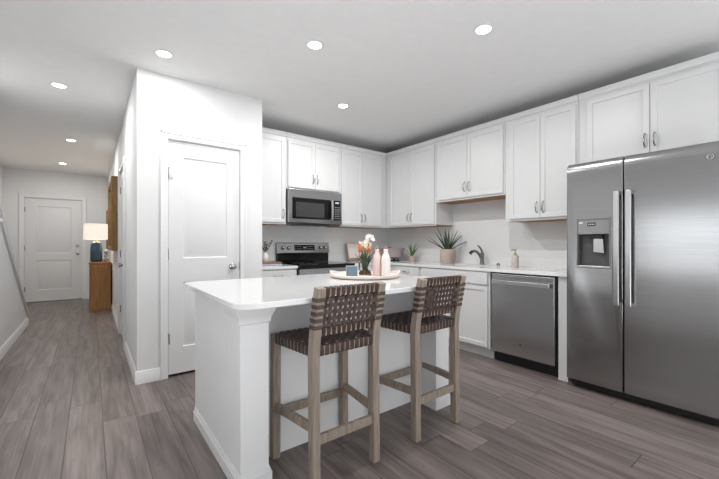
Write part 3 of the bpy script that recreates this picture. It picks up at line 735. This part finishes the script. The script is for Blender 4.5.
def bottle(label, m, loc):
    b = thing('bottle', label, 'bottle', loc, 0, 'ceramic bottles')
    obj('body', lathe(NB(), [(0, 0), (.029, 0), (.0325, .004), (.033, .118), (.031, .134), (.024, .152), (.0165, .166), (.015, .185), (.0165, .193), (.0165, .198), (.012, .198), (.012, .192), (0, .192)], seg=24), m, b)
    obj('stopper', lathe(NB(), [(0, .1925), (.0115, .1925), (.0115, .199), (.0145, .200), (.0145, .205), (0, .206)], seg=14), 'cork', b)
    obj('straw', cyl(NB(), (.002, .002, .2065), (.004, .003, .228), .002, seg=6), 'straw', b)
bottle('blush pink ceramic bottle on the round tray beside the flowers', 'bottlep', on_tray(377.0, 2.60))
bottle('white ceramic bottle on the round tray beside the pink bottle', 'bottlew', on_tray(385.9, 2.57))
# orchid arrangement
v = thing('flower_vase', 'glass vase of white and orange flowers on the round tray', 'vase', on_tray(365.0, 2.63))
obj('glass', lathe(NB(), [(0, 0), (.046, 0), (.049, .004), (.049, .10), (.0465, .10), (.0465, .006), (0, .006)], seg=32), 'vaseglass', v)
obj('moss', lathe(NB(), [(0, .0065), (.0455, .0065), (.0455, .026), (.035, .036), (.015, .04), (0, .038)], seg=24), 'moss', v)
def blade(bm, base, az, tilt, L, w, bend=.3, n=8, th=.002, fold=.15):
    base = Vector(base); dirh = Vector((math.cos(az), math.sin(az), 0)); side = Vector((-math.sin(az), math.cos(az), 0))
    p = base.copy(); ang = tilt; rows = []
    for k in range(n+1):
        s = k/n; ww = w*(.55+.9*s)*(1-s)**.55 if s < .999 else 0
        ww = w*min(1, .6+1.6*s)*(1-s**2.2)
        d = dirh*math.sin(ang) + Vector((0, 0, 1))*math.cos(ang); nn = side.cross(d)
        if k == n: rows.append([bm.verts.new(p)])
        else: rows.append([bm.verts.new(p - side*ww/2 - nn*ww*fold), bm.verts.new(p - nn*th), bm.verts.new(p + side*ww/2 - nn*ww*fold), bm.verts.new(p + nn*th)])
        p = p + d*L/n; ang += bend/n
    for a, b in zip(rows, rows[1:]):
        for k in range(4):
            if len(b) == 1: bm.faces.new((a[k], a[(k+1) % 4], b[0]))
            else: bm.faces.new((a[k], a[(k+1) % 4], b[(k+1) % 4], b[k]))
    bm.faces.new(rows[0][::-1])
bm = NB()
for k in range(11): blade(bm, (random.uniform(-.012, .012), random.uniform(-.012, .012), .03), k*2*PI/11+.3, random.uniform(.12, .5), random.uniform(.14, .185), .036, .4)
obj('leaves', bm, 'leafdark', v)
bm = NB(); sg = Rv
for k in range(6): 
    a = k*1.05; tube(bm, [(0, 0, .03), (.012*math.cos(a), .012*math.sin(a), .12), (.03*math.cos(a), .03*math.sin(a), .2)], .0022, 6)
tube(bm, [(0, 0, .03), (.0, .0, .2), tuple(Rv*.01+Vector((0, 0, .25))), tuple(Rv*.03+Vector((0, 0, .285))), tuple(Rv*.052+Vector((0, 0, .275)))], .0022, 6)
obj('stems', bm, 'grassgreen', v)
def bloom(bm, c, r, az, up, petals=5):
    c = Vector(c); nrm_ = Vector((math.cos(az)*math.cos(up), math.sin(az)*math.cos(up), math.sin(up))); u, w_ = frame_of(nrm_)
    for k in range(petals):
        a = 2*PI*k/petals; d = u*math.cos(a)+w_*math.sin(a); e_ = nrm_.cross(d)
        ring_ = []
        for j in range(8):
            b = 2*PI*j/8; ring_.append(bm.verts.new(c + d*(r*.55 + r*.5*math.cos(b)) + e_*(r*.36*math.sin(b)) + nrm_*(r*.25*(.5+.5*math.cos(b)))))
        ctr = bm.verts.new(c + d*r*.5 + nrm_*r*.02); ct2 = bm.verts.new(c + d*r*.5 - nrm_*r*.06)
        for j in range(8): bm.faces.new((ring_[j], ring_[(j+1) % 8], ctr)); bm.faces.new((ring_[(j+1) % 8], ring_[j], ct2))
    ball(bm, c+nrm_*r*.1, r*.16, seg=6)
bm = NB()
for (a, b, z, r) in ((.05, 0, .285, .021), (.034, .01, .294, .019), (.018, -.005, .288, .018), (.06, -.008, .268, .017)): bloom(bm, Rv*a+Fv*b+Vector((0, 0, z)), r, -2.2+random.uniform(-.5, .5), .2)
obj('white_orchids', bm, 'petalw', v)
bm = NB()
for k in range(11): bloom(bm, Rv*random.uniform(-.035, .03)+Fv*random.uniform(-.03, .03)+Vector((0, 0, random.uniform(.205, .255))), .026, -2.2+random.uniform(-1, 1), random.uniform(.1, .8))
obj('cream_blossoms', bm, 'petaly', v)
bm = NB()
for (a, z) in ((-.040, .205), (-.036, .182), (-.022, .19), (.032, .2), (.036, .182), (.018, .178), (-.044, .222), (.03, .22)): bloom(bm, Rv*a+Fv*random.uniform(-.04, -.02)+Vector((0, 0, z)), .018, -2.2+random.uniform(-.6, .6), .2)
obj('orange_blossoms', bm, 'petalo', v)
# small slate card in a frame
c = thing('photo_frame', 'small slate blue framed card leaning on the round tray', 'picture frame', on_tray(351.8, 2.5), -.654)
bm = prism(NB(), [(0, 0), (.008, 0), (.028, .078), (.020, .078)], -.043, .043, lambda a, b, z: (z, a, b)); obj('frame', bm, 'cardframe', c, .001)
bm = prism(NB(), [(-.0015, .005), (0, .005), (.0175, .073), (.016, .073)], -.038, .038, lambda a, b, z: (z, a, b)); obj('card', bm, 'card', c)
bm = prism(NB(), [(.04, 0), (.044, 0), (.027, .06), (.023, .06)], -.008, .008, lambda a, b, z: (z, a, b)); obj('strut', bm, 'cardframe', c)

# ------------------------------------------------------------------ on the sink wall worktop
def pot_plant(name, label, loc, r, h, leafmat, leaves):
    p = thing(name, label, 'potted plant', (*loc, CT))
    obj('pot', lathe(NB(), [(0, 0), (r*.9, 0), (r*.95, .004), (r, h*.5), (r, h-.004), (r*.97, h), (r*.9, h), (r*.89, h*.86), (0, h*.86)], seg=36), 'pot', p)
    obj('soil', lathe(NB(), [(0, h*.865), (r*.87, h*.865), (r*.87, h*.9), (r*.4, h*.95), (0, h*.95)], seg=24), 'soil', p)
    bm = NB()
    for az, tilt, L, w, bend in leaves: blade(bm, (r*.3*math.cos(az), r*.3*math.sin(az), h*.9), az, tilt, L, w, bend, fold=.22)
    obj('leaves', bm, leafmat, p)
    return p
lv = []
AZ0 = -.654   # azimuth of the picture's right
for a, t_, L in ((0, 1.05, .30), (.3, .72, .33), (PI, 1.0, .30), (PI-.3, .85, .29), (PI+.5, .62, .30), (PI/2, .3, .30), (-PI/2, .15, .27), (PI, .30, .33), (.2, .38, .30), (.0, .14, .24), (-.5, .5, .27), (PI+.9, .4, .22), (1.2, .55, .26)): lv.append((a+AZ0, t_, L, .038, .08))
pot_plant('potted_aloe', 'spiky green aloe in large blush clay pot beside the faucet', (3.56, 2.825), .093, .178, 'aloe', lv)
lv = []
for k in range(16): lv.append((k*2.4, random.uniform(.08, .8), random.uniform(.15, .21), .022, random.uniform(.1, .6)))
pot_plant('potted_succulent', 'small grassy green plant in little clay pot beside the fruit bowl', (3.57, 3.45), .043, .075, 'grassgreen', lv)
# fruit bowl
BL = Vector((3.46, 3.74, CT))
b = thing('fruit_bowl', 'mauve bowl on dark wire foot in the worktop corner', 'bowl', BL)
obj('bowl', lathe(NB(), [(0, .05), (.135, .05), (.15, .058), (.185, .178), (.189, .183), (.181, .185), (.142, .066), (0, .06)], seg=44), 'bowl', b)
for r, z in ((.10, .006), (.075, .042)): obj('wire_ring', tube(NB(), [(r*math.cos(2*PI*k/32), r*math.sin(2*PI*k/32), z) for k in range(33)], .006, 6), 'black', b)
for k in range(5):
    a = 2*PI*k/5+.4; obj('wire_leg', tube(NB(), [(.10*math.cos(a), .10*math.sin(a), .006), (.075*math.cos(a), .075*math.sin(a), .044)], .006, 6), 'black', b)
def apple(loc, label):
    a = thing('apple', label, 'apple', loc, random.uniform(0, 3), 'red apples')
    obj('flesh', lathe(NB(), [(0, .006), (.012, 0), (.024, .006), (.034, .024), (.037, .042), (.032, .058), (.018, .066), (.006, .062), (0, .058)], seg=20), 'apple', a)
    obj('stem', tube(NB(), [(0, 0, .058), (.002, .001, .07), (.005, .002, .078)], .0018, 6), 'cork', a)
apple(tuple(BL+Fv*-.02+Vector((0, 0, .130))+Rv*-.035), 'red apple heaped highest in the mauve fruit bowl')
apple(tuple(BL+Vector((0, 0, .0605))+Rv*.06), 'red apple low inside the mauve fruit bowl beside the wall plant')
apple(tuple(BL+Vector((0, 0, .0605))+Rv*-.06), 'red apple underneath the top apple in the mauve fruit bowl')
apple(tuple(BL+Vector((0, 0, .0605))+Fv*.07), 'red apple at the back of the mauve fruit bowl')
# recipe book on a stand in the corner near the range
s = thing('book_stand', 'grey brown wooden book stand on the worktop beside the stove', 'book stand', (2.885, 4.0, CT), .0)
obj('ledge', bx(-.03, .28, -.06, .05, .002, .022), 'standwood', s, .003)
obj('lip', bx(-.03, .28, -.06, -.05, .022, .045), 'standwood', s, .002)
bm = prism(NB(), [(.01, .024), (.02, .024), (.085, .25), (.075, .25)], .0, .20, lambda a, b, z: (z, a, b)); obj('back_rest', bm, 'standwood', s, .002)
s = thing('recipe_book', 'blush covered recipe book propped on the wooden stand', 'book', (2.87, 3.962, CT+.0225))
bm = prism(NB(), [(0, .0005), (.006, .0005), (.068, .225), (.062, .225)], .0, .225, lambda a, b, z: (z, a, b)); obj('cover', bm, 'book', s, .001)
bm = prism(NB(), [(.0065, .003), (.032, .0), (.092, .218), (.0665, .22)], .006, .218, lambda a, b, z: (z, a, b)); obj('pages', bm, 'paper', s)

# faucet
f = thing('faucet', 'dark nickel pull out faucet with lever behind the sink', 'faucet', (3.66, 2.40, CT))
obj('body', lathe(NB(), [(0, 0), (.028, 0), (.028, .006), (.024, .012), (.021, .07), (.022, .11), (.02, .135), (.012, .15), (0, .152)], seg=24), 'darkchrome', f)
sp_ = [(-.005, 0, .06), (-.045, .004, .115), (-.09, .01, .15), (-.135, .014, .162), (-.175, .018, .152), (-.2, .02, .135)]
obj('spout', tube(NB(), sp_, [.017, .0165, .016, .0165, .018, .0185], 14), 'darkchrome', f)
obj('lever', tube(NB(), [(0, 0, .145), (-.008, .004, .175), (-.03, .012, .205), (-.055, .022, .222)], [.012, .011, .009, .0075], 10), 'darkchrome', f)
tag(obj('air_gap_cap', lathe(NB(), [(0, CT+.001), (.02, CT+.001), (.02, CT+.022), (.014, CT+.028), (0, CT+.028)], (3.62, 2.17, 0), 18), 'chrome'), 'small chrome cap on worktop between faucet and soap dispenser', 'cap')
# soap dispenser
s = thing('soap_dispenser', 'blush soap bottle with brass pump on worktop above dishwasher', 'soap dispenser', (3.57, 1.945, CT))
obj('bottle', lathe(NB(), [(0, 0), (.036, 0), (.0375, .004), (.0365, .07), (.034, .105), (.026, .122), (.014, .128), (0, .128)], seg=26), 'soap', s)
bm = lathe(NB(), [(0, .1285), (.014, .1285), (.014, .142), (.005, .146), (.005, .172), (.012, .174), (.012, .184), (0, .186)], seg=16); tube(bm, [(0, 0, .18), tuple(Rv*-.03+Vector((0, 0, .181))), tuple(Rv*-.042+Vector((0, 0, .172)))], .005, 8)
obj('pump', bm, 'brass', s)

# ------------------------------------------------------------------ on the worktop beside the pantry
tag(obj('folded_towel', bx(1.42, 1.74, 3.72, 3.93, CT+.001, CT+.012), 'cloth', bev=.004), 'pale blue folded cloth under the wooden board beside stove', 'towel')
tag(obj('cutting_board', bx(1.40, 1.775, 3.80, 4.08, CT+.0125, CT+.034), 'board', bev=.004), 'brown wooden cutting board lying on the blue cloth', 'cutting board')
v = thing('sprig_vase', 'small white vase of grey green sprigs on the cutting board', 'vase', (1.645, 3.98, CT+.0345))
obj('vase', lathe(NB(), [(0, 0), (.03, 0), (.04, .02), (.042, .05), (.03, .085), (.017, .1), (.02, .112), (.016, .112), (.013, .1), (0, .095)], seg=24), 'bottlew', v)
bm = NB()
for k in range(5):
    a = k*1.3+.2; tilt = random.uniform(.15, .55); L = random.uniform(.12, .2); d_ = Vector((math.cos(a)*math.sin(tilt), math.sin(a)*math.sin(tilt), math.cos(tilt)))
    p = Vector((0, 0, .09)); tube(bm, [p, p+d_*L], .0018, 5)
    for j in range(8):
        blade(bm, p+d_*(L*(.25+.75*j/8)), a+(1.3 if j % 2 else -1.3), .9, .042, .016, .2, 5)
obj('sprigs', bm, 'olive', v)

# ------------------------------------------------------------------ hall furniture
c = thing('console_cabinet', 'carved brown wooden console cabinet in the hall under the lamp', 'cabinet', (-.028, 7.42, 0))
CW, CD, CH = .310, .85, .838
obj('top', bx(0, CW, 0, CD, CH-.03, CH), 'chest', c, .004)
bm = bx(.008, CW-.008, .008, CD-.008, 0, CH-.0305); bm.faces.ensure_lookup_table()
f0 = min(bm.faces, key=lambda f: f.calc_center_median().y)
for k in range(5):
    bm.normal_update()
    bmesh.ops.inset_individual(bm, faces=[f0], thickness=.012 if k % 2 else .02)
    for vv in f0.verts: vv.co.y += .006 if k % 2 == 0 else -.005
obj('carved_body', bm, 'chest', c)
l = thing('table_lamp', 'blue ceramic table lamp with white drum shade lit in the hall', 'lamp', (.078, 7.62, CH))
obj('base', lathe(NB(), [(0, 0), (.078, 0), (.088, .012), (.09, .05), (.088, .2), (.08, .29), (.066, .335), (.035, .352), (0, .354)], seg=12, sx=1, sy=.9), 'blue', l)
obj('stem', cyl(NB(), (0, 0, .354), (0, 0, .47), .009, seg=10), 'brass', l)
obj('harp_ball', ball(NB(), (0, 0, .372), .016), 'brass', l)
bm = NB(); lathe(bm, [(.176, .39), (.182, .39), (.174, .655), (.168, .655), (.176, .39)], seg=40); obj('lamp_shade', bm, 'shade', l)
pl = bpy.data.lights.new('bulb', 'POINT'); pl.energy = 6; pl.color = (1, .82, .62); pl.shadow_soft_size = .04
po = bpy.data.objects.new('bulb', pl); COL.objects.link(po); po.parent = l; po.location = (0, 0, .53)
v = thing('stone_ornament', 'small grey stone ornament beside the blue lamp', 'ornament', (.215, 7.55, CH))
bm = NB()
for r, z in ((.038, .036), (.033, .105), (.04, .175)): ball(bm, (0, 0, z), r, 1, .8, 1)
tube(bm, [(0, 0, .0), (0, 0, .2)], .012, 8); obj('stones', bm, 'greystone', v)
mi = thing('wall_mirror', 'deep wooden framed mirror on the hall wall', 'mirror', (PX, 0, 0))
MY0, MY1, MZA, MZB, D = 5.92, 7.15, 1.055, 2.09, .075
bm = NB()
for y0, y1, z0, z1 in ((MY0, MY0+.06, MZA, MZB), (MY1-.06, MY1, MZA, MZB), (MY0+.06, MY1-.06, MZA, MZA+.06), (MY0+.06, MY1-.06, MZB-.06, MZB)): box(bm, -D, -.001, y0, y1, z0, z1)
obj('frame', bm, 'mirrorwood', mi, .003)
obj('mirror_glass', bx(-.05, -.045, MY0+.06, MY1-.06, MZA+.06, MZB-.06), 'mirror', mi)
p = thing('picture_frame', 'small wooden framed picture on the hall wall above console', 'picture', (PX, 8.0, 0))
bm = NB()
for y0, y1, z0, z1 in ((0, .04, 1.05, 1.78), (.46, .5, 1.05, 1.78), (.04, .46, 1.05, 1.09), (.04, .46, 1.74, 1.78)): box(bm, -.06, -.001, y0, y1, z0, z1)
obj('frame', bm, 'mirrorwood', p, .002)
obj('print', bx(-.02, -.012, .04, .46, 1.09, 1.74), 'art', p)

# ------------------------------------------------------------------ recessed ceiling lights
def downlight(x, y, label, power=DOWN_W):
    d = thing('recessed_light', label, 'ceiling light', (x, y, H), 0, 'recessed ceiling lights')
    obj('trim_ring', lathe(NB(), [(.047, -.001), (.064, -.001), (.065, -.003), (.062, -.006), (.050, -.008), (.047, -.006), (.047, -.001)], seg=40), 'trim', d)
    obj('lens', lathe(NB(), [(0, -.0015), (.0465, -.0015), (.0465, -.005), (0, -.0065)], seg=32), 'lens', d)
    l = bpy.data.lights.new('downlight', 'AREA'); l.shape = 'DISK'; l.size = .09; l.energy = power; l.color = (1, .985, .965); l.spread = PI
    o = bpy.data.objects.new('downlight', l); COL.objects.link(o); o.parent = d; o.location = (0, 0, -.009)
for x, y, s in ((.441, 3.007, 'recessed ceiling light just in front of the pantry corner'), (1.287, 2.208, 'recessed ceiling light above the island'),
                (2.091, 1.361, 'recessed ceiling light between the island and the fridge'), (2.085, 3.002, 'recessed ceiling light between the island and stove'),
                (-.228, 4.182, 'recessed ceiling light at the hall entrance'), (-.217, 6.293, 'recessed ceiling light midway down the hall'), (-.40, 8.2, 'recessed ceiling light near the front door')):
    downlight(x, y, s, 11 if y > 4 else 8 if y > 2.9 and x < 1 else DOWN_W)
